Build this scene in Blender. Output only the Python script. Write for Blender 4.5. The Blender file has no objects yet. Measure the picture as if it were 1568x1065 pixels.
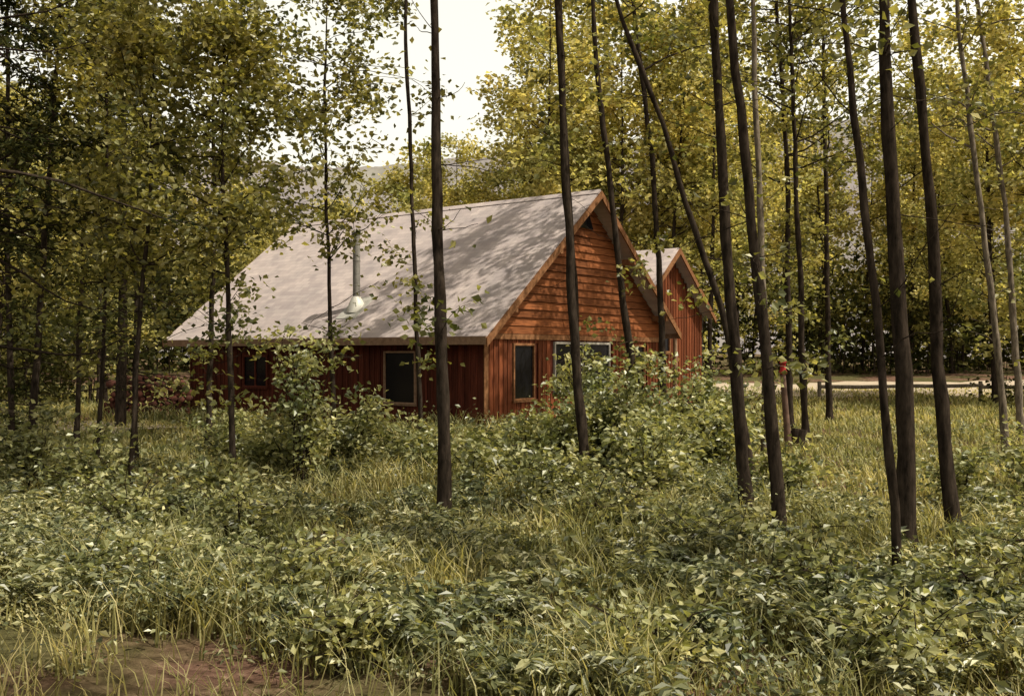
import bpy, math
import numpy as np
from mathutils import Vector, Matrix
R = np.random.RandomState(7)
scene = bpy.context.scene
COL = scene.collection

# ---------------------------------------------------------------- materials
def newmat(name):
    m = bpy.data.materials.new(name); m.use_nodes = True
    nt = m.node_tree; nt.nodes.clear()
    out = nt.nodes.new('ShaderNodeOutputMaterial')
    return m, nt, out
def N(nt, t, **kw):
    n = nt.nodes.new(t)
    for k, v in kw.items():
        setattr(n, k, v)
    return n
def ramp(nt, fac, stops):
    r = N(nt, 'ShaderNodeValToRGB')
    el = r.color_ramp.elements
    while len(el) < len(stops): el.new(0.5)
    for e, (p, c) in zip(el, stops):
        e.position = p; e.color = (*c, 1)
    nt.links.new(fac, r.inputs[0])
    return r.outputs[0]
def noise(nt, scale, detail=4, vec=None, rough=0.6):
    n = N(nt, 'ShaderNodeTexNoise'); n.inputs['Scale'].default_value = scale
    n.inputs['Detail'].default_value = detail; n.inputs['Roughness'].default_value = rough
    if vec is None:
        tc = N(nt, 'ShaderNodeTexCoord'); vec = tc.outputs['Object']
    nt.links.new(vec, n.inputs['Vector'])
    return n.outputs[0]
def mixc(nt, a, b, fac, mode='MIX'):
    m = N(nt, 'ShaderNodeMix', data_type='RGBA', blend_type=mode)
    for s, v in ((m.inputs[0], fac), (m.inputs[6], a), (m.inputs[7], b)):
        if isinstance(v, (int, float)): s.default_value = v
        elif isinstance(v, tuple): s.default_value = (*v, 1)
        else: nt.links.new(v, s)
    return m.outputs[2]

def leaf_mat(name, dark, mid, light, trans=0.35, patch=0.6, gloss=0.04):
    m, nt, out = newmat(name)
    g = N(nt, 'ShaderNodeNewGeometry')
    c1 = ramp(nt, g.outputs['Random Per Island'], [(0, dark), (0.5, mid), (1, light)])
    n = noise(nt, patch, 1)
    c2 = ramp(nt, n, [(0.3, (0.58, 0.66, 0.62)), (0.7, (1.3, 1.22, 1.1))])
    c = mixc(nt, c1, c2, 1.0, 'MULTIPLY')
    p = N(nt, 'ShaderNodeBsdfDiffuse'); nt.links.new(c, p.inputs['Color'])
    t = N(nt, 'ShaderNodeBsdfTranslucent')
    c3 = mixc(nt, c, (1.6, 1.5, 0.78), 1.0, 'MULTIPLY')
    nt.links.new(c3, t.inputs['Color'])
    mx = N(nt, 'ShaderNodeMixShader'); mx.inputs[0].default_value = trans
    nt.links.new(p.outputs[0], mx.inputs[1]); nt.links.new(t.outputs[0], mx.inputs[2])
    res = mx.outputs[0]
    if gloss:
        gl = N(nt, 'ShaderNodeBsdfGlossy'); gl.inputs['Roughness'].default_value = .42
        m2 = N(nt, 'ShaderNodeMixShader'); m2.inputs[0].default_value = gloss
        nt.links.new(res, m2.inputs[1]); nt.links.new(gl.outputs[0], m2.inputs[2]); res = m2.outputs[0]
    nt.links.new(res, out.inputs[0])
    return m

def bark_mat(name, a, b, scale=6):
    m, nt, out = newmat(name)
    tc = N(nt, 'ShaderNodeTexCoord'); mp = N(nt, 'ShaderNodeMapping')
    mp.inputs['Scale'].default_value = (3, 3, 0.8)
    nt.links.new(tc.outputs['Object'], mp.inputs[0])
    n = noise(nt, scale, 6, mp.outputs[0], 0.7)
    c = ramp(nt, n, [(0.35, a), (0.7, b)])
    p = N(nt, 'ShaderNodeBsdfDiffuse')
    nt.links.new(c, p.inputs['Color'])
    bp = N(nt, 'ShaderNodeBump'); bp.inputs['Strength'].default_value = 0.8; bp.inputs['Distance'].default_value = 0.02
    nt.links.new(n, bp.inputs['Height']); nt.links.new(bp.outputs[0], p.inputs['Normal'])
    nt.links.new(p.outputs[0], out.inputs[0])
    return m

def simple_mat(name, a, b, scale=5, rough=0.7, metallic=0, stretch=(1, 1, 1), bump=0.2, spec=0.3):
    m, nt, out = newmat(name)
    tc = N(nt, 'ShaderNodeTexCoord'); mp = N(nt, 'ShaderNodeMapping')
    mp.inputs['Scale'].default_value = stretch
    nt.links.new(tc.outputs['Object'], mp.inputs[0])
    n = noise(nt, scale, 5, mp.outputs[0])
    g = N(nt, 'ShaderNodeNewGeometry')
    c = ramp(nt, n, [(0.3, a), (0.7, b)])
    v = ramp(nt, g.outputs['Random Per Island'], [(0, (0.6, 0.6, 0.6)), (1, (1.2, 1.2, 1.2))])
    c = mixc(nt, c, v, 1.0, 'MULTIPLY')
    p = N(nt, 'ShaderNodeBsdfPrincipled'); p.inputs['Roughness'].default_value = rough
    p.inputs['Metallic'].default_value = metallic
    p.inputs['Specular IOR Level'].default_value = spec
    nt.links.new(c, p.inputs['Base Color'])
    bp = N(nt, 'ShaderNodeBump'); bp.inputs['Strength'].default_value = bump; bp.inputs['Distance'].default_value = 0.01
    nt.links.new(n, bp.inputs['Height']); nt.links.new(bp.outputs[0], p.inputs['Normal'])
    nt.links.new(p.outputs[0], out.inputs[0])
    return m

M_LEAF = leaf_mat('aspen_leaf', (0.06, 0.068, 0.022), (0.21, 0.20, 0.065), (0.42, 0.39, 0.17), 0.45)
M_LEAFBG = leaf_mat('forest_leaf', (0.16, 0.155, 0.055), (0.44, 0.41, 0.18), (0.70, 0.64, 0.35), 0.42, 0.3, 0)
M_LEAFDK = leaf_mat('dark_leaf', (0.02, 0.023, 0.010), (0.055, 0.058, 0.025), (0.12, 0.115, 0.05), 0.3, 0.4, 0)
M_SHRUB = leaf_mat('shrub_leaf', (0.07, 0.082, 0.035), (0.27, 0.28, 0.12), (0.56, 0.54, 0.31), 0.4, 1.0, .06)
M_HERB = leaf_mat('herb_leaf', (0.035, 0.043, 0.022), (0.17, 0.185, 0.09), (0.52, 0.51, 0.33), 0.33, 1.3, .06)
M_GRASS = leaf_mat('grass_blade', (0.10, 0.10, 0.045), (0.30, 0.29, 0.135), (0.56, 0.51, 0.32), 0.4, 0.5, 0)
M_NEEDLE = leaf_mat('needle', (0.015, 0.02, 0.01), (0.035, 0.04, 0.018), (0.08, 0.08, 0.03), 0.15, 0.8, 0)
M_BARK = bark_mat('dark_bark', (0.014, 0.011, 0.009), (0.064, 0.048, 0.038))
M_BARKP = bark_mat('pale_bark', (0.06, 0.05, 0.04), (0.28, 0.23, 0.18))

# ---------------------------------------------------------------- mesh builder
class MB:
    def __init__(s):
        s.v = []; s.f = []; s.m = []; s.sm = []; s.n = 0
    def add(s, v, f, mat, smooth=False):
        v = np.asarray(v, float).reshape(-1, 3); f = np.asarray(f, int).reshape(-1, 4)
        s.v.append(v); s.f.append(f + s.n); s.n += len(v)
        s.m.append(np.full(len(f), mat, int)); s.sm.append(np.full(len(f), smooth, bool))
    def tube(s, pts, rad, mat=0, n=7):
        pts = np.asarray(pts, float); rad = np.asarray(rad, float); k = len(pts)
        t = np.gradient(pts, axis=0); t /= np.linalg.norm(t, axis=1)[:, None] + 1e-9
        ref = np.array([0., 0, 1]) if abs(t[0, 2]) < 0.8 else np.array([1., 0, 0])
        a = np.cross(t, ref); a /= np.linalg.norm(a, axis=1)[:, None] + 1e-9
        b = np.cross(t, a)
        ang = np.arange(n) * 2 * np.pi / n
        v = pts[:, None, :] + rad[:, None, None] * (np.cos(ang)[None, :, None] * a[:, None, :] + np.sin(ang)[None, :, None] * b[:, None, :])
        i = np.arange(k - 1)[:, None] * n; j = np.arange(n)[None, :]; j2 = (j + 1) % n
        f = np.stack([i + j, i + j2, i + n + j2, i + n + j], -1).reshape(-1, 4)
        s.add(v.reshape(-1, 3), f, mat, True)
    def leaves(s, C, size, mat=1, flat=0.5, width=0.34, D=None, rs=R):
        n = len(C)
        if D is None:
            D = rs.normal(size=(n, 3)); D[:, 2] = D[:, 2] * 0.5 - 0.15
        D = D / (np.linalg.norm(D, axis=1)[:, None] + 1e-9)
        up = rs.normal(size=(n, 3)) * (1 - flat); up[:, 2] += flat
        W = np.cross(D, up); W /= np.linalg.norm(W, axis=1)[:, None] + 1e-9
        Nn = np.cross(W, D)
        sz = (size * np.ones(n))[:, None]
        v0 = C; v1 = C + D * .42 * sz + W * width * sz + Nn * .08 * sz
        v2 = C + D * sz - Nn * .1 * sz; v3 = C + D * .42 * sz - W * width * sz + Nn * .08 * sz
        v = np.stack([v0, v1, v2, v3], 1).reshape(-1, 3)
        f = np.arange(4 * n).reshape(-1, 4)
        s.add(v, f, mat)
    def box(s, lo, hi, mat=0):
        x0, y0, z0 = lo; x1, y1, z1 = hi
        v = [(x0,y0,z0),(x1,y0,z0),(x1,y1,z0),(x0,y1,z0),(x0,y0,z1),(x1,y0,z1),(x1,y1,z1),(x0,y1,z1)]
        s.hexa(v, mat)
    def hexa(s, v, mat=0):
        f = [(0,3,2,1),(4,5,6,7),(0,1,5,4),(1,2,6,5),(2,3,7,6),(3,0,4,7)]
        s.add(v, f, mat)
    def mesh(s, name, mats):
        v = np.concatenate(s.v); f = np.concatenate(s.f)
        me = bpy.data.meshes.new(name)
        me.vertices.add(len(v)); me.vertices.foreach_set('co', v.astype(np.float32).ravel())
        me.loops.add(f.size); me.loops.foreach_set('vertex_index', f.astype(np.int32).ravel())
        me.polygons.add(len(f)); me.polygons.foreach_set('loop_start', (np.arange(len(f)) * 4).astype(np.int32))
        for m in mats: me.materials.append(m)
        me.polygons.foreach_set('material_index', np.concatenate(s.m).astype(np.int32))
        me.polygons.foreach_set('use_smooth', np.concatenate(s.sm))
        me.update(calc_edges=True)
        return me
    def obj(s, name, mats, parent=None, loc=None):
        o = bpy.data.objects.new(name, s.mesh(name, mats)); COL.objects.link(o)
        if parent: o.parent = parent
        if loc: o.location = loc
        return o
def empty(name, loc=(0, 0, 0), rot=0):
    e = bpy.data.objects.new(name, None); e.empty_display_size = 0.3
    e.location = loc; e.rotation_euler = (0, 0, rot); COL.objects.link(e); return e

VG = np.random.RandomState(99).rand(256, 256)
def vnoise(x, y, sc, off=0):
    a = np.asarray(x, float) / sc + 100.3 + off; b = np.asarray(y, float) / sc + 37.7 + off * 1.7
    i = np.floor(a).astype(int); j = np.floor(b).astype(int); fa = a - i; fb = b - j
    fa = fa * fa * (3 - 2 * fa); fb = fb * fb * (3 - 2 * fb)
    g = lambda p, q: VG[p % 256, q % 256]
    return (g(i, j) * (1 - fa) + g(i + 1, j) * fa) * (1 - fb) + (g(i, j + 1) * (1 - fa) + g(i + 1, j + 1) * fa) * fb

# ---------------------------------------------------------------- terrain
def hgt(x, y):
    x = np.asarray(x, float); y = np.asarray(y, float)
    h = 0.05 * np.sin(x * .7 + 1) * np.cos(y * .55) + 0.03 * np.sin(x * 1.9 + y * 1.3)
    t = np.clip((y - 34) / 25, 0, 1); h = h + 0.7 * t * t * (3 - 2 * t)
    return h
xs = np.concatenate([np.linspace(-900, -42, 22), np.linspace(-40, 40, 161), np.linspace(42, 900, 22)])
ys = np.concatenate([np.linspace(-200, -12, 12), np.linspace(-10, 75, 171), np.linspace(80, 1500, 30)])
X, Y = np.meshgrid(xs, ys)
g = MB(); nx = len(xs); ny = len(ys)
ii, jj = np.meshgrid(np.arange(ny - 1), np.arange(nx - 1), indexing='ij')
f = np.stack([ii*nx+jj, ii*nx+jj+1, (ii+1)*nx+jj+1, (ii+1)*nx+jj], -1).reshape(-1, 4)
g.add(np.stack([X, Y, hgt(X, Y)], -1).reshape(-1, 3), f, 0, True)
m, nt, out = newmat('forest_floor')
n1 = noise(nt, 0.35, 4); n2 = noise(nt, 9, 8, None, 0.75)
ca = ramp(nt, n2, [(0.3, (0.05, 0.027, 0.02)), (0.55, (0.17, 0.10, 0.075)), (0.75, (0.40, 0.27, 0.21))])
cb = ramp(nt, n2, [(0.3, (0.035, 0.033, 0.014)), (0.7, (0.15, 0.135, 0.065))])
fac = ramp(nt, n1, [(0.42, (0, 0, 0)), (0.55, (1, 1, 1))])
c = mixc(nt, ca, cb, fac)
p = N(nt, 'ShaderNodeBsdfDiffuse')
nt.links.new(c, p.inputs['Color'])
bp = N(nt, 'ShaderNodeBump'); bp.inputs['Strength'].default_value = 0.8; bp.inputs['Distance'].default_value = 0.05
nt.links.new(n2, bp.inputs['Height']); nt.links.new(bp.outputs[0], p.inputs['Normal'])
nt.links.new(p.outputs[0], out.inputs[0])
g.obj('ground', [m])

M_DIRT = simple_mat('dirt_road', (0.40, 0.32, 0.25), (0.56, 0.47, 0.38), 3, 1.0, spec=0.1)
def ribbon(name, cx, cy, w, mat, dz=0.03):
    b = MB(); cx = np.array(cx); cy = np.array(cy); t = np.linspace(0, 1, 60); k = np.linspace(0, 1, len(cx))
    px = np.interp(t, k, cx); py = np.interp(t, k, cy)
    tx = np.gradient(px); ty = np.gradient(py); L = np.hypot(tx, ty); nxv = -ty / L; nyv = tx / L
    rows = []
    for s_ in np.linspace(-1, 1, 9):
        ww = w * (1 + .12 * np.sin(t * 23 + s_))
        x = px + nxv * s_ * ww; y = py + nyv * s_ * ww
        rows.append(np.stack([x, y, hgt(x, y) + dz + (0.05 if abs(s_) < .9 else 0)], -1))
    v = np.stack(rows, 0); nn = 60
    ii, jj = np.meshgrid(np.arange(8), np.arange(nn - 1), indexing='ij')
    f = np.stack([ii*nn+jj, ii*nn+jj+1, (ii+1)*nn+jj+1, (ii+1)*nn+jj], -1).reshape(-1, 4)
    b.add(v.reshape(-1, 3), f, 0, True); return b.obj(name, [mat])
ribbon('driveway', [9, 16, 24, 34, 60], [43, 44, 45, 46, 52], 4.2, M_DIRT)
ribbon('dirt_path', [-15, -11.5, -9.3, -8.2], [27.0, 25.4, 24.0, 22.8], 1.0, M_DIRT)

# ---------------------------------------------------------------- hills
def hill(name, y0, x0, x1, prof, depth, mat, seed):
    rs = np.random.RandomState(seed); b = MB(); nxh = 500; nyh = 80
    x = np.linspace(x0, x1, nxh); yy = np.linspace(0, 1, nyh)
    XX, YY = np.meshgrid(x, yy)
    H = np.interp(XX, prof[0], prof[1]) * np.sin(np.clip(YY, 0, 1) * np.pi / 2) ** 1.1
    H += rs.rand(*H.shape) * 1.6 * (YY > 0.02) + 2.5 * np.sin(XX * .05 + YY * 9)
    v = np.stack([XX, y0 + YY * depth, H], -1).reshape(-1, 3)
    ii, jj = np.meshgrid(np.arange(nyh - 1), np.arange(nxh - 1), indexing='ij')
    f = np.stack([ii*nxh+jj, ii*nxh+jj+1, (ii+1)*nxh+jj+1, (ii+1)*nxh+jj], -1).reshape(-1, 4)
    b.add(v, f, 0, True); return b.obj(name, [mat])
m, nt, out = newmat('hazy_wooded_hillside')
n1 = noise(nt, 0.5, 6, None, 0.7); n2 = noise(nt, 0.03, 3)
c = ramp(nt, n1, [(0.35, (0.19, 0.172, 0.185)), (0.7, (0.29, 0.262, 0.27))])  # aerial haze is mixed into these base colours
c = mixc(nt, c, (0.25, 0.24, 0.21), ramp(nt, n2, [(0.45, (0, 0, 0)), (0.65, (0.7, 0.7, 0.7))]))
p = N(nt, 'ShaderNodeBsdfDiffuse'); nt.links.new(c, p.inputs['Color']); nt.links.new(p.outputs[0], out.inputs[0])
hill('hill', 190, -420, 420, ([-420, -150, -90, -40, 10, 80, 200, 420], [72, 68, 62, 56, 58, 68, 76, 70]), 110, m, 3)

# ---------------------------------------------------------------- trees
def resample(path, step=0.35):
    path = np.asarray(path, float); d = np.r_[0, np.cumsum(np.linalg.norm(np.diff(path, axis=0), axis=1))]
    n = max(4, int(d[-1] / step)); t = np.linspace(0, d[-1], n)
    out = np.stack([np.interp(t, d, path[:, i]) for i in range(3)], 1)
    for _ in range(3): out[1:-1] = (out[:-2] + 2 * out[1:-1] + out[2:]) / 4
    return out
def build_tree(mb, path, r0, r1, c0, crad, nb, k, leaf, seed, sig=0.16, twigs=6, rise=0.5, bark=0, lm=1, nseg=9, tl=.5):
    rs = np.random.RandomState(seed)
    P = resample(path); n = len(P)
    w = np.cumsum(rs.normal(size=(n, 2)), 0) * 0.010; P[:, :2] += w - w[0]
    t = np.linspace(0, 1, n)
    hz = P[:, 2]; tt = np.clip((hz) / 5.5, 0, None)
    rad = np.where(tt < 1, r0 + (r1 - r0) * tt, r1 * np.clip((hz[-1] - hz) / max(hz[-1] - 5.5, .5), 0, 1) + 0.006) if hz[-1] > 6.5 else r1 + (r0 - r1) * (1 - t)
    rad = rad * (1 + 0.07 * rs.normal(size=n))
    rad[0] *= 1.5
    if n > 2: rad[1] *= 1.12
    mb.tube(P, rad, bark, nseg)
    top = hz[-1]; CL = []
    for i in range(nb + twigs):
        tw = i >= nb
        h = (rs.uniform(1.6, c0) if tw else c0 + (top - c0) * rs.uniform(0, 1) ** .9)
        j = int(np.argmin(np.abs(hz - h))); s0 = P[j]
        q = (h - c0) / (top - c0 + 1e-6)
        L = crad * (0.45 + 0.55 * math.sin(math.pi * min(1, max(0, .18 + .8 * q)))) * rs.uniform(.6, 1.15) if not tw else rs.uniform(.3, 1.1)
        az = rs.uniform(0, 2 * math.pi); el = rs.uniform(.05, .8) if not tw else rs.uniform(-.3, .6)
        d = np.array([math.cos(az) * math.cos(el), math.sin(az) * math.cos(el), math.sin(el)])
        m_ = 7; pts = [s0]
        for a in range(m_ - 1):
            d = d + rs.normal(size=3) * .16 + np.array([0, 0, .04 * rise]); d /= np.linalg.norm(d); pts.append(pts[-1] + d * L / (m_ - 1))
        pts = np.array(pts); br = min(rad[j] * .45, .008 + L * .009)
        if tw: br = .006
        mb.tube(pts, np.linspace(br, .003, m_), bark, 4)
        if tw:
            if rs.rand() < tl: CL.append(pts[3:])
            continue
        CL.append(pts[2:])
        for a in range(4):
            b0 = pts[rs.randint(2, m_)]
            d2 = d + rs.normal(size=3) * .8; d2 /= np.linalg.norm(d2)
            L2 = L * rs.uniform(.2, .42); pp = np.stack([b0, b0 + d2 * L2 * .5 + [0, 0, .02], b0 + d2 * L2])
            if nseg > 6: mb.tube(pp, [.006, .004, .002], bark, 3)
            CL.append(pp[1:])
    if CL and k > 0:
        C = np.concatenate(CL)
        wgt = rs.gamma(.7, 1.4, size=len(C)); cnt = rs.poisson(k * wgt)
        C = np.repeat(C, cnt, axis=0) + rs.normal(size=(cnt.sum(), 3)) * [sig, sig, sig * .7]
        mb.leaves(C, rs.uniform(.7, 1.25, len(C)) * leaf, lm, .45, .38, rs=rs)

heroes = [
 (-.73, 10.5, [(-.77, 2.2), (-.84, 3.9), (-.87, 5.7), (-.9, 13)], .078, .045, 7.2, 1.5, 11, 6, .10, 0),
 (.965, 12.7, [(.813, 2.4), (.686, 4.36), (.60, 6.5), (.4, 13.5)], .074, .043, 7.8, 1.6, 12, 6, .10, 0),
 (2.615, 9.5, [(2.476, 1.77), (2.318, 3.42), (2.128, 5.32), (1.9, 12)], .068, .040, 6.8, 1.4, 9, 6, .10, 0),
 (2.6, 10.8, [(2.455, 2.04), (2.311, 3.63), (2.24, 5.8), (2.1, 14)], .078, .047, 7.4, 1.5, 11, 6, .10, 0),
 (3.596, 8.9, [(3.536, 1.78), (3.388, 3.62), (3.358, 5.1), (3.3, 14)], .092, .046, 7.0, 1.6, 11, 6, .10, 0),
 (3.01, 7.6, [(2.97, .84), (2.868, 1.8), (2.766, 3.12), (2.614, 4.64), (2.3, 8)], .038, .023, 5.9, 1.1, 8, 6, .09, 0),
 (4.177, 9.2, [(4.023, 2.15), (3.839, 3.99), (3.735, 5.2), (3.5, 12.5)], .070, .038, 6.8, 1.5, 10, 6, .10, 0),
 (-3.675, 13, [(-3.73, 2.5), (-3.787, 5.0), (-3.8, 6.1)], .045, .018, 2.9, 1.4, 38, 10, .10, 0),
 (2.412, 18, [(1.99, 3.34), (1.69, 5.98), (1.45, 8.4), (1.0, 16)], .080, .05, 8.6, 2.6, 34, 9, .12, 0),
 (3.26, 13, [(2.825, 2.5), (2.305, 3.98), (1.96, 5.1), (1.31, 6.6), (1.0, 9)], .052, .033, 5.6, 1.4, 16, 7, .095, 0),
 (-2.74, 15, [(-2.8, 3), (-2.87, 6.0), (-2.85, 7.4)], .042, .02, 3.3, 1.5, 36, 8, .10, 0),
 (-1.76, 19, [(-1.9, 4.5), (-2.05, 9), (-2.1, 16)], .050, .038, 9.0, 2.7, 40, 11, .12, 0),
 (-7.42, 15, [(-7.24, 3.3), (-7.09, 4.8), (-6.9, 9)], .065, .035, 3.2, 1.6, 36, 9, .10, 0),
 (-5.94, 14, [(-5.82, 3.9), (-5.75, 7)], .035, .018, 2.6, 1.4, 34, 10, .10, 0),
 (-4.97, 12.7, [(-4.8, 2.4), (-4.65, 3.9), (-4.6, 6.2)], .035, .018, 2.7, 1.3, 32, 9, .095, 0),
 (10.4, 20, [(10.08, 5.1), (9.5, 9.1), (9.2, 15)], .08, .05, 5.5, 2.0, 20, 8, .12, 1),
 (9.1, 18, [(8.5, 6), (8.2, 8.4), (8.0, 14)], .07, .045, 5.0, 1.8, 17, 8, .12, 1),
 (9.6, 16.5, [(9.2, 5), (8.4, 14)], .06, .04, 4.6, 1.6, 14, 7, .12, 1),
 (4.14, 16, [(4.06, 4.1), (3.9, 13)], .07, .045, 8.0, 1.6, 13, 7, .12, 1),
 (6.3, 21, [(6.1, 5), (5.8, 14)], .08, .05, 4.8, 2.2, 30, 8, .13, 0),
 (-5.9, 19, [(-5.8, 5), (-5.9, 9.0)], .06, .035, 3.4, 1.8, 36, 9, .12, 0),
 (3.3, 21.0, [(3.0, 6), (2.4, 11), (2.0, 18)], .085, .055, 9.5, 3.2, 50, 14, .13, 0),  # added to cast dapple on the cabin roof; crown sits above view
 (-8.9, 20, [(-8.7, 5), (-8.6, 10)], .06, .035, 3.4, 1.9, 36, 9, .12, 0),
 (1.58, 21.7, [(1.3, 4.5), (1.03, 10), (.9, 20)], .08, .055, 10.2, 3.6, 64, 16, .14, 0),  # added for roof dapple: trunk lined up behind another, crown above view
 (6.9, 24.2, [(6.9, 6), (6.5, 11), (6.2, 18)], .09, .06, 6.0, 3.0, 50, 11, .14, 0),
 (8.6, 26.5, [(8.6, 6), (8.5, 18)], .09, .06, 6.0, 3.0, 42, 10, .14, 0),
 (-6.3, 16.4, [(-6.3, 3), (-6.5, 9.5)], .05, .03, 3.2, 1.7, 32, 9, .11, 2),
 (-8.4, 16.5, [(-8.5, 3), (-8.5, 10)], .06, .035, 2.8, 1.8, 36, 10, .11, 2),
 (6.2, 5.6, [(6.1, 5), (6.0, 13)], .1, .06, 5.5, 2.0, 18, 9, .12, 0),  # rows from here down: out-of-view trees added to shade the foreground
 (5.2, 1.0, [(5.2, 5), (5.2, 13)], .1, .06, 5.0, 2.4, 34, 11, .12, 0),
 (3.0, 1.8, [(3.0, 5), (2.9, 10)], .08, .05, 4.8, 2.0, 24, 9, .12, 0),
 (-6.3, 5.5, [(-6.2, 5), (-6.1, 12)], .1, .06, 4.5, 2.2, 28, 8, .11, 0),
]
for i, (x, y, pts, r0, r1, c0, cr, nb, k, lf, kd) in enumerate(heroes):
    mb = MB(); rs = np.random.RandomState(100 + i)
    z0 = float(hgt(x, y)) - .05
    path = [(0, 0, 0)] + [(px - x, rs.normal() * .06, h) for px, h in pts]
    build_tree(mb, path, r0, r1, c0, cr, nb, k, lf, 100 + i, twigs=14, sig=.17)
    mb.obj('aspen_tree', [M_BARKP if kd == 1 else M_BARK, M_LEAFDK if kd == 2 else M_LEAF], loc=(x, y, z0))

def spruce(seed, H, r0, live_from, maxr, dead=26, nb=110, dlow=1.0):
    rs = np.random.RandomState(seed); mb = MB()
    P = resample([(0, 0, 0), (.1, 0, H / 2), (0, 0, H)], .5); t = np.linspace(0, 1, len(P))
    mb.tube(P, r0 * (1 - t) + .01, 0, 9)
    C = []; D = []
    for i in range(nb + dead):
        isd = i >= nb
        h = rs.uniform(live_from, H * .99) if not isd else rs.uniform(dlow, live_from + 1.5)
        L = (maxr * (1 - h / H) ** .7 + .2) * rs.uniform(.6, 1.1)
        if isd: L = rs.uniform(.6, 2.6)
        az = rs.uniform(0, 6.283); d = np.array([math.cos(az), math.sin(az), rs.uniform(-.25, .15)])
        pts = [np.array([np.interp(h, P[:, 2], P[:, 0]), 0, h])]
        for a in range(7):
            d = d + rs.normal(size=3) * .12 + np.array([0, 0, -.05 if a < 3 else .06]); d /= np.linalg.norm(d); pts.append(pts[-1] + d * L / 7)
        pts = np.array(pts); mb.tube(pts, np.linspace(.007 + .006 * L, .003, 8), 0, 4)
        side = np.cross(d, [0, 0, 1])
        for a in range(2, 8):
            for sgn in (-1, 1):
                l2 = L * .22 * rs.uniform(.5, 1.2); dd = d * .6 + side * sgn + [0, 0, -.25]; dd /= np.linalg.norm(dd)
                e = pts[a] + dd * l2
                mb.tube(np.stack([pts[a], (pts[a] + e) / 2, e]), [.004, .003, .002], 0, 3)
                if not isd or rs.rand() < .08:
                    for q in range(12):
                        C.append(pts[a] + dd * l2 * (q / 11.)); D.append(rs.normal(size=3) * .7 + dd)
    mb.leaves(np.array(C), .13, 1, .3, .12, D=np.array(D), rs=rs)
    return mb
spruce(5, 11, .11, 3.2, 1.9, 26, 100).obj('spruce_tree', [M_BARK, M_NEEDLE], loc=(-7.0, 12.9, 0))
spruce(6, 12, .13, 3.6, 2.2).obj('spruce_tree', [M_BARK, M_NEEDLE], loc=(-9.6, 24, 0))
spruce(8, 11, .10, 6.5, 2.2, 34, 60, 3.4).obj('spruce_tree', [M_BARK, M_NEEDLE], loc=(-5.0, 8.2, 0))

# background forest
forest = empty('background_forest')
variants = []; far = []; dkv = []
for i in range(6):
    mb = MB(); rs = np.random.RandomState(500 + i); H = rs.uniform(13, 17)
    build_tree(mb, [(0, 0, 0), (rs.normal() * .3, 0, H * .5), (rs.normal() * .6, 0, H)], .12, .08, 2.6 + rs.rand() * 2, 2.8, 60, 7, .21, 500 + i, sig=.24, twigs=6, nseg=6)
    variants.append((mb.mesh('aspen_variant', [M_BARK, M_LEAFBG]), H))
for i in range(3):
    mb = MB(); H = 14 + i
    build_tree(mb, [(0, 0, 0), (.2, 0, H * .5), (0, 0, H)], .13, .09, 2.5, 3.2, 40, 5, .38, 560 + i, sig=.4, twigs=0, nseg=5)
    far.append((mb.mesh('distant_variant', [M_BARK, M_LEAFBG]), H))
for i in range(3):
    mb = MB(); H = 12 + i
    build_tree(mb, [(0, 0, 0), (.2, 0, H * .5), (0, 0, H)], .12, .08, 2.0, 2.6, 60, 8, .19, 600 + i, sig=.26, nseg=6)
    dkv.append((mb.mesh('dark_variant', [M_BARK, M_LEAFDK]), H))
def put(x, y, lib, s):
    me, H = lib[R.randint(len(lib))]
    o = bpy.data.objects.new('forest_tree', me); COL.objects.link(o); o.parent = forest
    o.location = (x, y, float(hgt(x, y)) - .1); o.rotation_euler = (R.normal() * .04, R.normal() * .04, R.uniform(0, 6.28))
    o.scale = (s, s, s)
placed = []
def scatter(nw, xr, yr, ok, lib=None, s=(.85, 1.15), dmin=2.6):
    c = 0; tries = 0
    while c < nw and tries < nw * 40:
        tries += 1
        x = R.uniform(*xr); y = R.uniform(*yr); u = x / y
        if abs(u) > .66 or not ok(x, y, u): continue
        if any((x - a) ** 2 + (y - b) ** 2 < dmin ** 2 for a, b in placed): continue
        placed.append((x, y)); put(x, y, lib or variants, R.uniform(*s)); c += 1
gap = lambda u: -.33 < u < -.03
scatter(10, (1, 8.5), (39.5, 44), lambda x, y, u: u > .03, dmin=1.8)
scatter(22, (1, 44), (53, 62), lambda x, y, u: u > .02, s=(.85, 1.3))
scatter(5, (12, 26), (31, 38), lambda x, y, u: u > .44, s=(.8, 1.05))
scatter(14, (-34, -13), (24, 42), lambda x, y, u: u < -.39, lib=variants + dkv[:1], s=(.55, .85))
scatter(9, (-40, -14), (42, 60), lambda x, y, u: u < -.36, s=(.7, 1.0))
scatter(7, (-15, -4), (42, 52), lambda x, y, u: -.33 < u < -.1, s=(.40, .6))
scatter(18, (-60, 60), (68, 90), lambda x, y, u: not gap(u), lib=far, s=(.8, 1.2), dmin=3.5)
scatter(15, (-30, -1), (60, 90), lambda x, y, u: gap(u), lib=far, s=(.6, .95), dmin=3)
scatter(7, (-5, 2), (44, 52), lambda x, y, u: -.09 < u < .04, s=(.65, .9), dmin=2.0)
mb = MB(); rs = np.random.RandomState(77)
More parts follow.
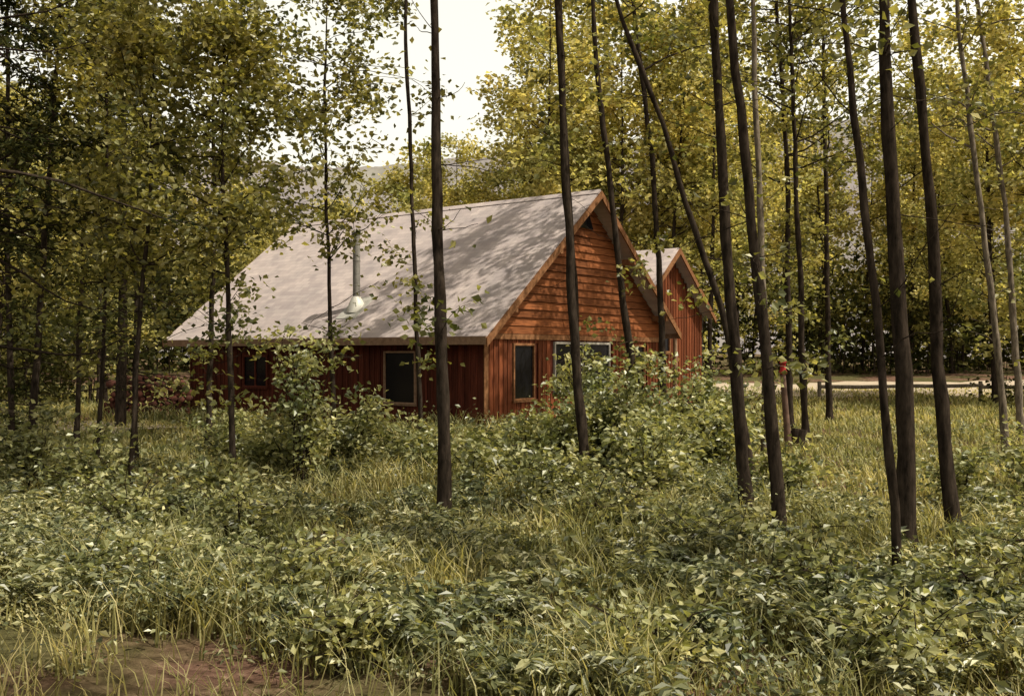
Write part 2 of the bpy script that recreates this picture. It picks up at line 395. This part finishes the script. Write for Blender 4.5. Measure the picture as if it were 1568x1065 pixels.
def thicket(n, fx, hh, k, leaf, sig):
    for _ in range(n):
        x, y = fx(); h = hh * rs.uniform(.5, 1.2); c = rs.poisson(k); gz = float(hgt(x, y))
        C = np.stack([x + rs.normal(size=c) * sig, y + rs.normal(size=c) * sig, gz + rs.uniform(0, 1, c) ** .8 * h], 1)
        mb.leaves(C, rs.uniform(.7, 1.3, c) * leaf, 0, .4, .36, rs=rs)
        for q in range(2):
            mb.tube(np.array([[x, y, gz], [x + rs.normal() * .2, y, gz + h * .5], [x + rs.normal() * .4, y + rs.normal() * .3, gz + h]]), [.03, .02, .01], 1, 4)
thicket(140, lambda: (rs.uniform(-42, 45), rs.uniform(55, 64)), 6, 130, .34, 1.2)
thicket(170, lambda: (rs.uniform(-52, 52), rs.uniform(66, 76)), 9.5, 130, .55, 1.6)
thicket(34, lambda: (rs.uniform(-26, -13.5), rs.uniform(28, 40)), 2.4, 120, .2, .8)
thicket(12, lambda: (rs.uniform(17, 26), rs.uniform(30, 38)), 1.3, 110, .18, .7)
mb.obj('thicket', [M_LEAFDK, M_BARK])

# ---------------------------------------------------------------- cabin
ANG = math.atan2(.808, .589)
def wood(name, a, b, stretch, bump=.4):
    return simple_mat(name, a, b, 4, .85, 0, stretch, bump, .12)
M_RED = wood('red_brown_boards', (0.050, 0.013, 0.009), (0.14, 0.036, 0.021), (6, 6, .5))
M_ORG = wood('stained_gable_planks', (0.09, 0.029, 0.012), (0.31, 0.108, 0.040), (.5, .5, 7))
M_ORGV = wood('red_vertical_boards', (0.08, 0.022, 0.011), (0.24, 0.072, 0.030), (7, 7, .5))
M_TRIM = wood('stained_trim', (0.14, 0.060, 0.028), (0.30, 0.145, 0.07), (3, 3, 3))
M_FASC = wood('weathered_fascia', (0.20, 0.12, 0.08), (0.34, 0.22, 0.15), (3, 3, 3))
M_METAL = simple_mat('galvanised_metal', (0.16, 0.15, 0.14), (0.32, 0.30, 0.28), 8, .65, .2)
M_WHITE = simple_mat('weathered_frame', (0.25, 0.23, 0.21), (0.42, 0.39, 0.36), 8, .6)
M_CONC = simple_mat('concrete', (0.28, 0.25, 0.22), (0.4, 0.37, 0.33), 8, .9)
m, nt, out = newmat('window_glass'); p = N(nt, 'ShaderNodeBsdfPrincipled')
p.inputs['Base Color'].default_value = (.008, .008, .010, 1); p.inputs['Roughness'].default_value = .12; p.inputs['Specular IOR Level'].default_value = .2
nt.links.new(p.outputs[0], out.inputs[0]); M_GLASS = m
m, nt, out = newmat('asphalt_shingles')
tc = N(nt, 'ShaderNodeTexCoord')
br = N(nt, 'ShaderNodeTexBrick'); br.inputs['Scale'].default_value = 1
br.inputs['Brick Width'].default_value = .3; br.inputs['Row Height'].default_value = .14; br.inputs['Mortar Size'].default_value = .006
br.inputs['Color1'].default_value = (.43, .37, .38, 1); br.inputs['Color2'].default_value = (.54, .47, .47, 1); br.inputs['Mortar'].default_value = (.40, .345, .35, 1)
sx = N(nt, 'ShaderNodeSeparateXYZ'); cx = N(nt, 'ShaderNodeCombineXYZ'); nt.links.new(tc.outputs['Object'], sx.inputs[0])
nt.links.new(sx.outputs[1], cx.inputs[0]); nt.links.new(sx.outputs[0], cx.inputs[1]); nt.links.new(cx.outputs[0], br.inputs['Vector'])
n = noise(nt, 1.2, 5); n_ = ramp(nt, n, [(.3, (.78, .78, .8)), (.7, (1.15, 1.12, 1.1))])
c = mixc(nt, br.outputs[0], n_, 1.0, 'MULTIPLY')
p = N(nt, 'ShaderNodeBsdfPrincipled'); p.inputs['Roughness'].default_value = .9; p.inputs['Specular IOR Level'].default_value = .15; nt.links.new(c, p.inputs['Base Color'])
nt.links.new(p.outputs[0], out.inputs[0]); M_ROOF = m

cabin = empty('log_cabin', (-.59, 22.7, 0), ANG)
SL = .79; RX = 5.15; EZ = 2.3; RZ = EZ + SL * RX; Ln = 12.5; XR = 9.95
def zroof(x): return RZ - SL * abs(x - RX)
def slab(mb, x0, x1, z0, z1, y0, y1, th, mat=0):
    mb.hexa([(x0, y0, z0 - th), (x1, y0, z1 - th), (x1, y1, z1 - th), (x0, y1, z0 - th), (x0, y0, z0), (x1, y0, z1), (x1, y1, z1), (x0, y1, z0)], mat)
mb = MB()
slab(mb, 0, RX, EZ, RZ, 0, Ln, .07); slab(mb, RX + .001, XR, RZ, zroof(XR), 0, Ln, .07)
mb.obj('roof', [M_ROOF], cabin)
mb = MB()
mb.hexa([(RX-.16, .003, RZ-.13+.02), (RX, .003, RZ+.02), (RX, Ln-.003, RZ+.02), (RX-.16, Ln-.003, RZ-.13+.02), (RX-.16, .003, RZ-.13+.035), (RX, .003, RZ+.035), (RX, Ln-.003, RZ+.035), (RX-.16, Ln-.003, RZ-.13+.035)])
mb.obj('ridge_cap', [M_ROOF], cabin)
mb = MB()
mb.box((-.035, .0, EZ - .2), (-.003, Ln, EZ - .01)); mb.box((XR + .003, 0, zroof(XR) - .22), (XR + .035, Ln, zroof(XR) - .02))
mb.obj('eave_fascia', [M_FASC], cabin)
mb = MB()
slab(mb, -.03, RX, EZ - .045, RZ - .02, -.045, -.003, .21); slab(mb, RX + .001, XR + .03, RZ - .02, zroof(XR) - .045, -.045, -.003, .21)
slab(mb, -.03, RX, EZ - .045, RZ - .02, Ln + .003, Ln + .045, .21); slab(mb, RX + .001, XR + .03, RZ - .02, zroof(XR) - .045, Ln + .003, Ln + .045, .21)
for xx in (1.2, 3.2, 7.1, 9.1):
    mb.box((xx - .06, .0, zroof(xx) - .36), (xx + .06, .6, zroof(xx) - .2))
mb.obj('rake_board', [M_TRIM], cabin)
WX0, WX1, WY0, WY1 = .6, 9.6, .55, 12.0
mb = MB()
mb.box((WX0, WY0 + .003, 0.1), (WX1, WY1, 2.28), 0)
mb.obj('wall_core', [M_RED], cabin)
mb = MB()
y = WY0
while y < WY1:
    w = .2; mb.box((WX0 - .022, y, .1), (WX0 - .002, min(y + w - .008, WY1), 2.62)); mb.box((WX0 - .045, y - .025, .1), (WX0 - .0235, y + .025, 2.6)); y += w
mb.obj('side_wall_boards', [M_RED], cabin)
mb = MB(); z = 2.38; rsg = np.random.RandomState(3)
while z < RZ - .35:
    h = .21; zt = z + h
    xa = max(WX0, RX - (RZ - .1 - zt) / SL); xb = min(WX1, RX + (RZ - .1 - zt) / SL)
    xa0 = max(WX0, RX - (RZ - .1 - z) / SL); xb0 = min(WX1, RX + (RZ - .1 - z) / SL)
    if xb - xa > .1:
        cut = rsg.uniform(.3, .7); pr = [(0, cut), (cut, 1)]
        for p0, p1 in pr:
            o_ = rsg.uniform(0, .02); e = .003 if p1 < 1 else 0
            L0 = xa0 + (xb0 - xa0) * p0; L1 = xa0 + (xb0 - xa0) * p1 - e
            T0 = L0 if p0 > 0 else xa; T1 = L1 if p1 < 1 else xb
            T0 = min(max(T0, xa), xb); T1 = min(max(T1, xa), xb)
            mb.hexa([(L0, WY0 - .055 - o_, z + rsg.uniform(0, .012)), (L1, WY0 - .055 - o_, z + rsg.uniform(0, .012)), (L1, WY0 + .018, z), (L0, WY0 + .018, z), (T0, WY0 - .012 - o_, zt - .006), (T1, WY0 - .012 - o_, zt - .006), (T1, WY0 + .018, zt - .006), (T0, WY0 + .018, zt - .006)])
    z += h
mb.obj('gable_planks', [M_ORG], cabin)
mb = MB(); mb.hexa([(WX0, WY0 + .02, 2.28), (WX1, WY0 + .02, 2.28), (WX1, WY0 + .09, 2.28), (WX0, WY0 + .09, 2.28), (RX - .3, WY0 + .02, RZ - .4), (RX + .3, WY0 + .02, RZ - .4), (RX + .3, WY0 + .09, RZ - .4), (RX - .3, WY0 + .09, RZ - .4)])
mb.hexa([(WX0, WY1 - .1, 2.28), (WX1, WY1 - .1, 2.28), (WX1, WY1, 2.28), (WX0, WY1, 2.28), (RX - .3, WY1 - .1, RZ - .4), (RX + .3, WY1 - .1, RZ - .4), (RX + .3, WY1, RZ - .4), (RX - .3, WY1, RZ - .4)])
mb.obj('gable_backing', [M_RED], cabin)
wins = [(1.75, 2.7, .7, 2.15), (3.6, 6.5, .85, 2.2), (7.45, 8.6, .12, 2.15)]
mb = MB(); x = WX0
while x < WX1 - .02:
    w = .19; x2 = min(x + w - .008, WX1); segs = [(.1, 2.24)]
    for a, b, z0, z1 in wins:
        if x2 > a and x < b: segs = [s_ for s_ in ((.1, z0), (z1, 2.24)) if s_[1] - s_[0] > .05]
    for s0_, s1_ in segs:
        mb.box((x, WY0 - .024, s0_), (x2, WY0 - .001, s1_))
        mb.box((x - .02, WY0 - .044, s0_), (x + .02, WY0 - .0245, s1_))
    x += w
mb.obj('gable_wall_boards', [M_ORGV], cabin)
mb = MB()
mb.box((WX0 - .05, WY0 - .085, 2.243), (WX1 + .03, WY0 - .003, 2.375))
mb.box((WX0 - .06, WY0 - .07, .1), (WX0 + .1, WY0 - .046, 2.24)); mb.box((WX1 - .1, WY0 - .07, .1), (WX1 + .04, WY0 - .046, 2.24))
mb.obj('trim', [M_TRIM], cabin)
def window(parent, a, b, z0, z1, y, mull, sgn='g', frame=M_WHITE, w=.06):
    fr = MB(); gl = MB()
    if sgn == 'g':
        B = lambda q, x0, x1, y0, y1, zz0, zz1: q.box((x0, y0, zz0), (x1, y1, zz1))
    else:
        B = lambda q, x0, x1, y0, y1, zz0, zz1: q.box((y0, x0, zz0), (y1, x1, zz1))
    B(gl, a + w, b - w, y - .012, y - .004, z0 + w, z1 - w)
    B(fr, a, a + w, y - .06, y - .002, z0, z1); B(fr, b - w, b, y - .06, y - .002, z0, z1)
    B(fr, a + w, b - w, y - .06, y - .002, z0, z0 + w); B(fr, a + w, b - w, y - .06, y - .002, z1 - w, z1)
    B(fr, a - .05, b + .05, y - .1, y - .061, z0 - .04, z0 + .02)
    for q in mull: B(fr, q - .02, q + .02, y - .05, y - .013, z0 + w, z1 - w)
    fr.obj('window_frame', [frame], parent); gl.obj('window_glass', [M_GLASS], parent)
window(cabin, *wins[0], WY0, [], frame=M_TRIM); window(cabin, *wins[1], WY0, [5.05]); window(cabin, *wins[2], WY0, [8.0], frame=M_TRIM)
window(cabin, 2.65, 3.75, .6, 1.95, WX0 - .046, [], 's', M_FASC, .045)
window(cabin, 8.3, 9.4, .9, 1.85, WX0 - .046, [8.85], 's', M_RED)
mb = MB(); mb.hexa([(RX - .35, WY0 - .1, 5.35), (RX + .35, WY0 - .1, 5.35), (RX + .35, WY0 - .078, 5.35), (RX - .35, WY0 - .078, 5.35), (RX - .08, WY0 - .1, 5.85), (RX + .08, WY0 - .1, 5.85), (RX + .08, WY0 - .078, 5.85), (RX - .08, WY0 - .078, 5.85)])
mb.obj('attic_vent', [M_GLASS], cabin)
mb = MB(); mb.box((WX0 + .04, WY0 + .05, -.3), (WX1 - .04, WY1 - .04, .098)); mb.obj('foundation', [M_CONC], cabin)
mb = MB(); mb.box((6.9, -.9, -.1), (9.3, .5, .09)); mb.box((7.2, -1.25, -.1), (9.0, -.905, .0)); mb.obj('door_step', [M_CONC], cabin)
mb = MB()
mb.tube([(XR - .1, .1, 0), (XR - .1, .1, 1.2), (XR - .12, .1, zroof(XR) - .23)], [.07, .07, .065], 0, 10); mb.obj('corner_post', [M_FASC], cabin)
mb = MB(); cxp, cyp = 1.07, 5.3; zb = EZ + SL * cxp
mb.tube([(cxp, cyp, zb - .05), (cxp, cyp, zb + 1), (cxp, cyp, zb + 1.95)], [.1, .1, .1], 0, 20)
for q in (.6, 1.25): mb.tube([(cxp, cyp, zb + q), (cxp, cyp, zb + q + .03)], [.108, .108], 0, 20)
mb.tube([(cxp, cyp, zb + 2.0), (cxp, cyp, zb + 2.04), (cxp, cyp, zb + 2.10), (cxp, cyp, zb + 2.13)], [.14, .14, .1, .01], 0, 20)
mb.tube([(cxp, cyp, zb + 1.9), (cxp, cyp, zb + 2.03)], [.105, .105], 0, 20)
mb.obj('stovepipe_chimney', [M_METAL], cabin)
mb = MB()
mb.tube([(cxp, cyp, zb - .15), (cxp, cyp, zb + .12), (cxp, cyp, zb + .28), (cxp, cyp, zb + .3)], [.28, .2, .115, .105], 0, 20)
slab(mb, cxp - .42, cxp + .36, zb - SL * .42 + .02, zb + SL * .36 + .02, cyp - .38, cyp + .38, .012)
mb.obj('chimney_flashing', [simple_mat('bright_flashing', (.6, .58, .55), (.78, .75, .7), 8, .5, .1)], cabin)
WR = 11.15; WZ = 5.35; hw = 2.75; y0 = .6; y1 = 7.5
zw = lambda x: WZ - SL * abs(x - WR)
mb = MB(); slab(mb, 8.5, WR, zw(8.5), WZ, y0, y1, .07); slab(mb, WR + .001, WR + hw, WZ, zw(WR + hw), y0, y1, .07); mb.obj('wing_roof', [M_ROOF], cabin)
mb = MB(); slab(mb, 8.9, WR, zw(8.9) - .02, WZ - .02, y0 - .045, y0 - .003, .19); slab(mb, WR + .001, WR + hw + .03, WZ - .02, zw(WR + hw) - .045, y0 - .045, y0 - .003, .19); mb.obj('wing_rake_board', [M_TRIM], cabin)
mb = MB(); x = 9.65; yw = 1.0
while x < WR + hw - .35:
    xm = x + .1; mb.box((x, yw - .02, .1), (x + .192, yw, zw(xm) - .14)); mb.box((x - .02, yw - .042, .1), (x + .02, yw - .021, zw(xm) - .16)); x += .2
mb.obj('wing_wall_boards', [M_ORGV], cabin)
mb = MB(); mb.box((9.62, yw + .003, 0), (WR + hw - .4, y1 - .3, zw(WR + hw) - .1)); mb.obj('wing_wall_core', [M_RED], cabin)
window(cabin, 10.05, 11.1, 1.9, 2.7, yw - .043, [10.6], frame=M_TRIM)

# ---------------------------------------------------------------- firewood pile
rs = np.random.RandomState(4)
M_LOG = simple_mat('split_firewood', (0.035, 0.014, 0.010), (0.14, 0.045, 0.03), 12, .9)
mb = MB()
row = 0; z = .12
while z < 1.25:
    x = -1.35 + (.09 if row % 2 else 0) + .08 * row * rs.uniform(.5, 1.2)
    while x < 1.25 - .05 * row + rs.normal() * .15:
        r = rs.uniform(.055, .115); yy = rs.normal() * .07; L = .27
        zz = z + rs.normal() * .02; tl = rs.normal() * .03
        mb.tube([(x, yy - L - .001, zz), (x, yy - L, zz), (x, yy, zz), (x + tl, yy + L, zz), (x + tl, yy + L + .001, zz)], [.002, r, r * 1.03, r, .002], 0, int(rs.choice([3, 4, 5, 7])))
        x += r * 1.95
    z += .15; row += 1
o = mb.obj('firewood_pile', [M_LOG], loc=(-10.4, 28.2, 0)); o.rotation_euler = (0, 0, .25)

post = empty('lantern_post', (5.15, 18.6, 0))
mb = MB(); mb.tube([(.12, 0, -.1), (.07, .01, .6), (.02, 0, 1.2), (.0, 0, 1.5), (0, 0, 1.51)], [.075, .062, .055, .05, .002], 0, 9); mb.obj('post', [simple_mat('post_wood', (.07, .04, .03), (.2, .12, .09), 8, .9)], post)
M_REDP = simple_mat('red_paint', (.32, .015, .015), (.5, .02, .02), 6, .6)
mb = MB(); mb.tube([(0, 0, 1.5), (0, 0, 1.505), (0, 0, 1.56), (0, 0, 1.58), (0, 0, 1.70), (0, 0, 1.72), (0, 0, 1.77), (0, 0, 1.78)], [.01, .075, .075, .055, .055, .078, .03, .004], 0, 16); mb.obj('lantern', [M_REDP], post)
mb = MB(); mb.tube([(.3, .1, -.1), (.3, .1, .05), (.32, .1, .3), (.34, .1, .45), (.34, .1, .452)], [.26, .19, .16, .155, .003], 0, 12); mb.obj('stump', [M_BARK], post)
mb = MB()
for k_ in range(6):
    x0 = 12 + k_ * 3.2; y0_ = 38.2 + k_ * .12
    mb.tube([(x0, y0_, .55 + hgt(x0, y0_)), (x0 + 1.6, y0_ + .06, .53 + hgt(x0, y0_)), (x0 + 3.3, y0_ + .12, .56 + hgt(x0, y0_))], [.07, .075, .065], 0, 8)
    mb.tube([(x0, y0_, -.1), (x0, y0_, .4), (x0, y0_, .8)], [.08, .08, .08], 0, 8)
mb.obj('log_rail_fence', [M_BARKP])

# ---------------------------------------------------------------- undergrowth
rs = np.random.RandomState(21)
def inhouse(x, y):
    dx = x + .59; dy = y - 22.7; a = dx * .589 + dy * .808; b = -dx * .808 + dy * .589
    return (a > .3) & (a < 14) & (b > .3) & (b < 12.3)
def lawn(x, y): return ((x > 3.0 + (y - 12) * .08) & (y > 11.5)) | ((x < -4.5) & (y > 14.5) & (y < 26))
def bare(x, y): return (y + .5 * (x + 3) + 1.6 * (vnoise(x, y, .6) - .5) < 6.4) & (x < .6)
def pts(n, ya, yb, power=1.0):
    y = ya + (yb - ya) * rs.uniform(0, 1, n) ** power
    x = rs.uniform(-1, 1, n) * (.58 * y + 1.8); return x, y
herb = MB()
def field(x, y): return .45 * vnoise(x, y, 1.5) + .55 * vnoise(x, y, .55, 11)
sm = lambda a, lo, hi: np.clip((a - lo) / (hi - lo), 0, 1)
for kind, (cnt_, nl, hb, ls, wd, off) in enumerate([(16500, 9, .40, .036, .24, 0), (1900, 8, .46, .055, .32, 31), (15000, 10, .24, .024, .36, 57)]):
    x, y = pts(cnt_, 4.0, 26, 1.35)
    F = field(x + off, y); Hn = vnoise(x, y, .8, off + 3)
    keep = (~inhouse(x, y)) & (rs.rand(len(x)) < np.where(lawn(x, y), .10, sm(F, .38, .68))) & ~(bare(x, y) & (rs.rand(len(x)) < .96))
    x = x[keep]; y = y[keep]; F = F[keep]; Hn = Hn[keep]
    H = (.06 + hb * (.12 + 1.6 * Hn ** 1.9) * rs.uniform(.4, 1.5, len(x))) * np.where(lawn(x, y), .6, 1)
    xx = np.repeat(x, nl); yy = np.repeat(y, nl); hh = np.repeat(H, nl); lv = np.tile(np.arange(nl), len(x)) / (nl - 1.)
    az = rs.uniform(0, 6.283, len(xx)); rad = .02 + .10 * rs.rand(len(xx)) * (1.15 - lv)
    lean = np.repeat(rs.normal(size=(len(x), 2)) * .14, nl, axis=0)
    C = np.stack([xx + np.cos(az) * rad + lean[:, 0] * lv, yy + np.sin(az) * rad + lean[:, 1] * lv, hgt(xx, yy) + hh * (.2 + .8 * lv)], 1)
    D = np.stack([np.cos(az), np.sin(az), rs.uniform(-.8, .6, len(xx))], 1)
    herb.leaves(C, ls * rs.uniform(.6, 1.4, len(xx)) * (1 + .045 * yy), 0, .45, wd, D=D, rs=rs)
x, y = pts(2800, 4.8, 15, 1.2); F = field(x + 73, y + 1)
keep = ~lawn(x, y) & ~bare(x, y) & (F > .50) & ~inhouse(x, y); x = x[keep]; y = y[keep]
nf = 6; px = np.repeat(x, nf); py = np.repeat(y, nf); n = len(px)
az = rs.uniform(0, 6.283, n); L = rs.uniform(.12, .36, n); base = rs.uniform(.0, .18, n)
nlf = 9; t = (np.arange(nlf) + .5) / nlf
T = np.tile(t, n); rep = lambda a: np.repeat(a, nlf)
A = rep(az); LL = rep(L); hor = LL * .85 * T; ver = rep(base) + LL * (1.2 * T - .9 * T ** 2) + .05
bx = rep(px) + np.cos(A) * hor; by = rep(py) + np.sin(A) * hor; bz = hgt(rep(px), rep(py)) + ver
for sg in (-1, 1):
    D = np.stack([np.cos(A + sg * 1.1), np.sin(A + sg * 1.1), rs.normal(size=len(A)) * .35 - .1], 1)
    sz = LL * .3 * np.sin(np.pi * (.18 + .75 * T)) + .01
    herb.leaves(np.stack([bx, by, bz], 1), sz, 0, .7, .2, D=D, rs=rs)
herb.obj('undergrowth', [M_HERB])
gr = MB()
x, y = pts(150000, 3.8, 44, 1.5); G = field(x + 19, y)
keep = (~inhouse(x, y)) & ~(bare(x, y) & (rs.rand(len(x)) < .85)) & ((rs.rand(len(x)) < .4) | lawn(x, y) | (G > .44)); x = x[keep]; y = y[keep]; G = G[keep]
n = len(x); h = rs.uniform(.12, .48, n) * np.where(lawn(x, y), .5, .4 + 1.1 * G ** 1.4); az = rs.uniform(0, 6.283, n); w = (.0018 + .0006 * y)
bend = h * rs.uniform(.15, 1.1, n)
d = np.stack([np.cos(az), np.sin(az), 0 * az], 1); s_ = np.stack([-np.sin(az), np.cos(az), 0 * az], 1) * w[:, None]
b0 = np.stack([x, y, hgt(x, y)], 1); b1 = b0 + d * (bend * .3)[:, None]; b1[:, 2] += h * .6; b2 = b0 + d * bend[:, None]; b2[:, 2] += h * .95
v = np.stack([b0 - s_, b0 + s_, b1 + s_ * .8, b1 - s_ * .8, b2 + s_ * .15, b2 - s_ * .15], 1).reshape(-1, 3)
i = np.arange(n)[:, None] * 6; f = np.concatenate([i + [0, 1, 2, 3], i + [3, 2, 4, 5]], 0)
gr.add(v, f, 0); gr.obj('grass', [M_GRASS])

def shrub(nm, x, y, r, h, stems, k, leaf, seed, mat=M_SHRUB, low=.15):
    rs = np.random.RandomState(seed); mb = MB(); CL = []
    for i in range(stems):
        az = rs.uniform(0, 6.283); e = np.array([math.cos(az) * r * rs.uniform(.2, 1), math.sin(az) * r * rs.uniform(.2, 1), h * rs.uniform(.4, 1.1)])
        p0 = np.array([rs.normal() * .08, rs.normal() * .08, 0]); t = np.linspace(0, 1, 7)[:, None]
        P = p0 + (e - p0) * np.concatenate([t ** 1.4, t ** 1.4, t ** .85], 1) + rs.normal(size=(7, 3)) * .025 * t
        mb.tube(P, np.linspace(.014, .003, 7), 0, 4); CL.append(P[2:])
        for a in range(5):
            b0 = P[rs.randint(2, 7)]; d = rs.normal(size=3); d[2] = abs(d[2]) * .4; d /= np.linalg.norm(d); q = b0 + d * rs.uniform(.12, .38)
            mb.tube(np.stack([b0, (b0 + q) / 2, q]), [.005, .004, .002], 0, 3); CL.append(np.stack([(b0 + q) / 2, q]))
    C = np.concatenate(CL); C = C[C[:, 2] > low]
    c = rs.poisson(k, len(C)); C = np.repeat(C, c, axis=0) + rs.normal(size=(c.sum(), 3)) * [.09, .09, .06]
    mb.leaves(C, rs.uniform(.7, 1.25, len(C)) * leaf, 1, .5, .33, rs=rs)
    mb.obj(nm, [M_BARK, mat], loc=(x, y, float(hgt(x, y))))
SH = [(1.35, 14.5, .9, 1.65, 36, 7), (.6, 13.8, .85, 1.1, 28, 7), (2.1, 13.6, .95, 1.3, 30, 7), (.1, 14.6, .8, .9, 20, 6), (1.7, 12.2, .8, .9, 22, 7), (1.2, 16.5, 1.0, 1.25, 24, 6), (2.7, 16.5, .9, 1.3, 22, 6),
      (-2.9, 13.6, .5, 2.0, 20, 5), (-3.4, 14.2, .8, .95, 18, 6), (-2.4, 14.8, .7, 1.2, 16, 6), (-1.6, 15.6, .8, .8, 16, 6), (-4.4, 15.5, .8, .75, 14, 5), (-1.1, 14.2, .7, .7, 14, 5),
      (3.0, 14.5, .75, 1.8, 26, 7), (3.5, 15.5, .6, 1.3, 16, 6), (-.5, 12.6, .7, .6, 14, 5), (5.6, 12.2, .5, .7, 10, 4), (6.2, 11.6, .5, 1.0, 9, 4),
      (-5.4, 12.6, .6, .8, 14, 5), (-6.6, 13.4, .7, 1.1, 16, 5), (.9, 5.9, .4, .38, 14, 5), (2.3, 5.7, .45, .36, 14, 5), (-1.0, 6.0, .3, .38, 10, 5), (-1.6, 7.2, .4, .45, 12, 5), (2.3, 7.3, .5, .45, 12, 5),
      (-8.5, 17, .9, 1.2, 16, 5), (-5.2, 18.5, .7, .8, 12, 5), (1.0, 10, .6, .6, 12, 5), (-2.6, 9.5, .6, .6, 12, 5), (1.7, 8.8, .5, .5, 12, 5), (-4.0, 10.2, .6, .7, 12, 5), (3.2, 6.9, .5, .42, 12, 5), (-2.9, 7.6, .4, .45, 10, 5), (5.2, 9.2, .6, .6, 10, 5), (4.4, 7.6, .5, .45, 10, 5), (.5, 11.6, .6, .6, 14, 5), (7.2, 13.5, .6, .9, 12, 4), (-3.6, 11.9, .5, .6, 12, 5), (3.4, 12.0, .5, .7, 12, 5)]
for i, (x, y, r, h, s, k) in enumerate(SH):
    shrub('leafy_shrub', x, y, r, h, s, k, .095 if y > 11 else .07, 900 + i)

# ---------------------------------------------------------------- light, sky, camera
sd = Vector((.92, -.38, 0)).normalized(); EL = math.radians(57)
S = Vector((sd.x * math.cos(EL), sd.y * math.cos(EL), math.sin(EL)))
sun = bpy.data.lights.new('sun', 'SUN'); sun.energy = 5; sun.angle = math.radians(.5); sun.color = (1, .93, .74)
so = bpy.data.objects.new('sun', sun); COL.objects.link(so); so.rotation_euler = S.to_track_quat('Z', 'Y').to_euler(); so.location = (0, 0, 40)
w = bpy.data.worlds.new('World'); scene.world = w; w.use_nodes = True; nt = w.node_tree; bg = nt.nodes['Background']
sk = nt.nodes.new('ShaderNodeTexSky'); sk.sky_type = 'NISHITA'; sk.sun_disc = False; sk.sun_elevation = EL
sk.sun_rotation = math.atan2(sd.x, sd.y); sk.air_density = 1.0; sk.dust_density = 5; sk.ozone_density = .5
hs = nt.nodes.new('ShaderNodeHueSaturation'); hs.inputs['Saturation'].default_value = .3; nt.links.new(sk.outputs[0], hs.inputs['Color'])
tc = nt.nodes.new('ShaderNodeTexCoord'); sp = nt.nodes.new('ShaderNodeSeparateXYZ'); nt.links.new(tc.outputs['Generated'], sp.inputs[0])
hz = ramp(nt, sp.outputs[2], [(0.0, (.8, .73, .58)), (.2, (1.0, .91, .73)), (.34, (1.0, .92, .74)), (.48, (.22, .205, .165))])
hz2 = mixc(nt, hz, (3.0, 3.0, 3.0), 1.0, 'MULTIPLY')
mm = mixc(nt, hs.outputs[0], hz2, 1.0, 'MULTIPLY'); nt.links.new(mm, bg.inputs[0]); bg.inputs[1].default_value = .13
cam = bpy.data.cameras.new('camera'); co = bpy.data.objects.new('camera', cam); COL.objects.link(co)
co.location = (0, 0, 1.9); co.rotation_euler = (math.radians(90.3), 0, 0); cam.lens = 34.4; cam.sensor_width = 36; cam.clip_end = 4000
scene.camera = co
scene.view_settings.view_transform = 'Standard'; scene.view_settings.look = 'None'; scene.view_settings.exposure = 0
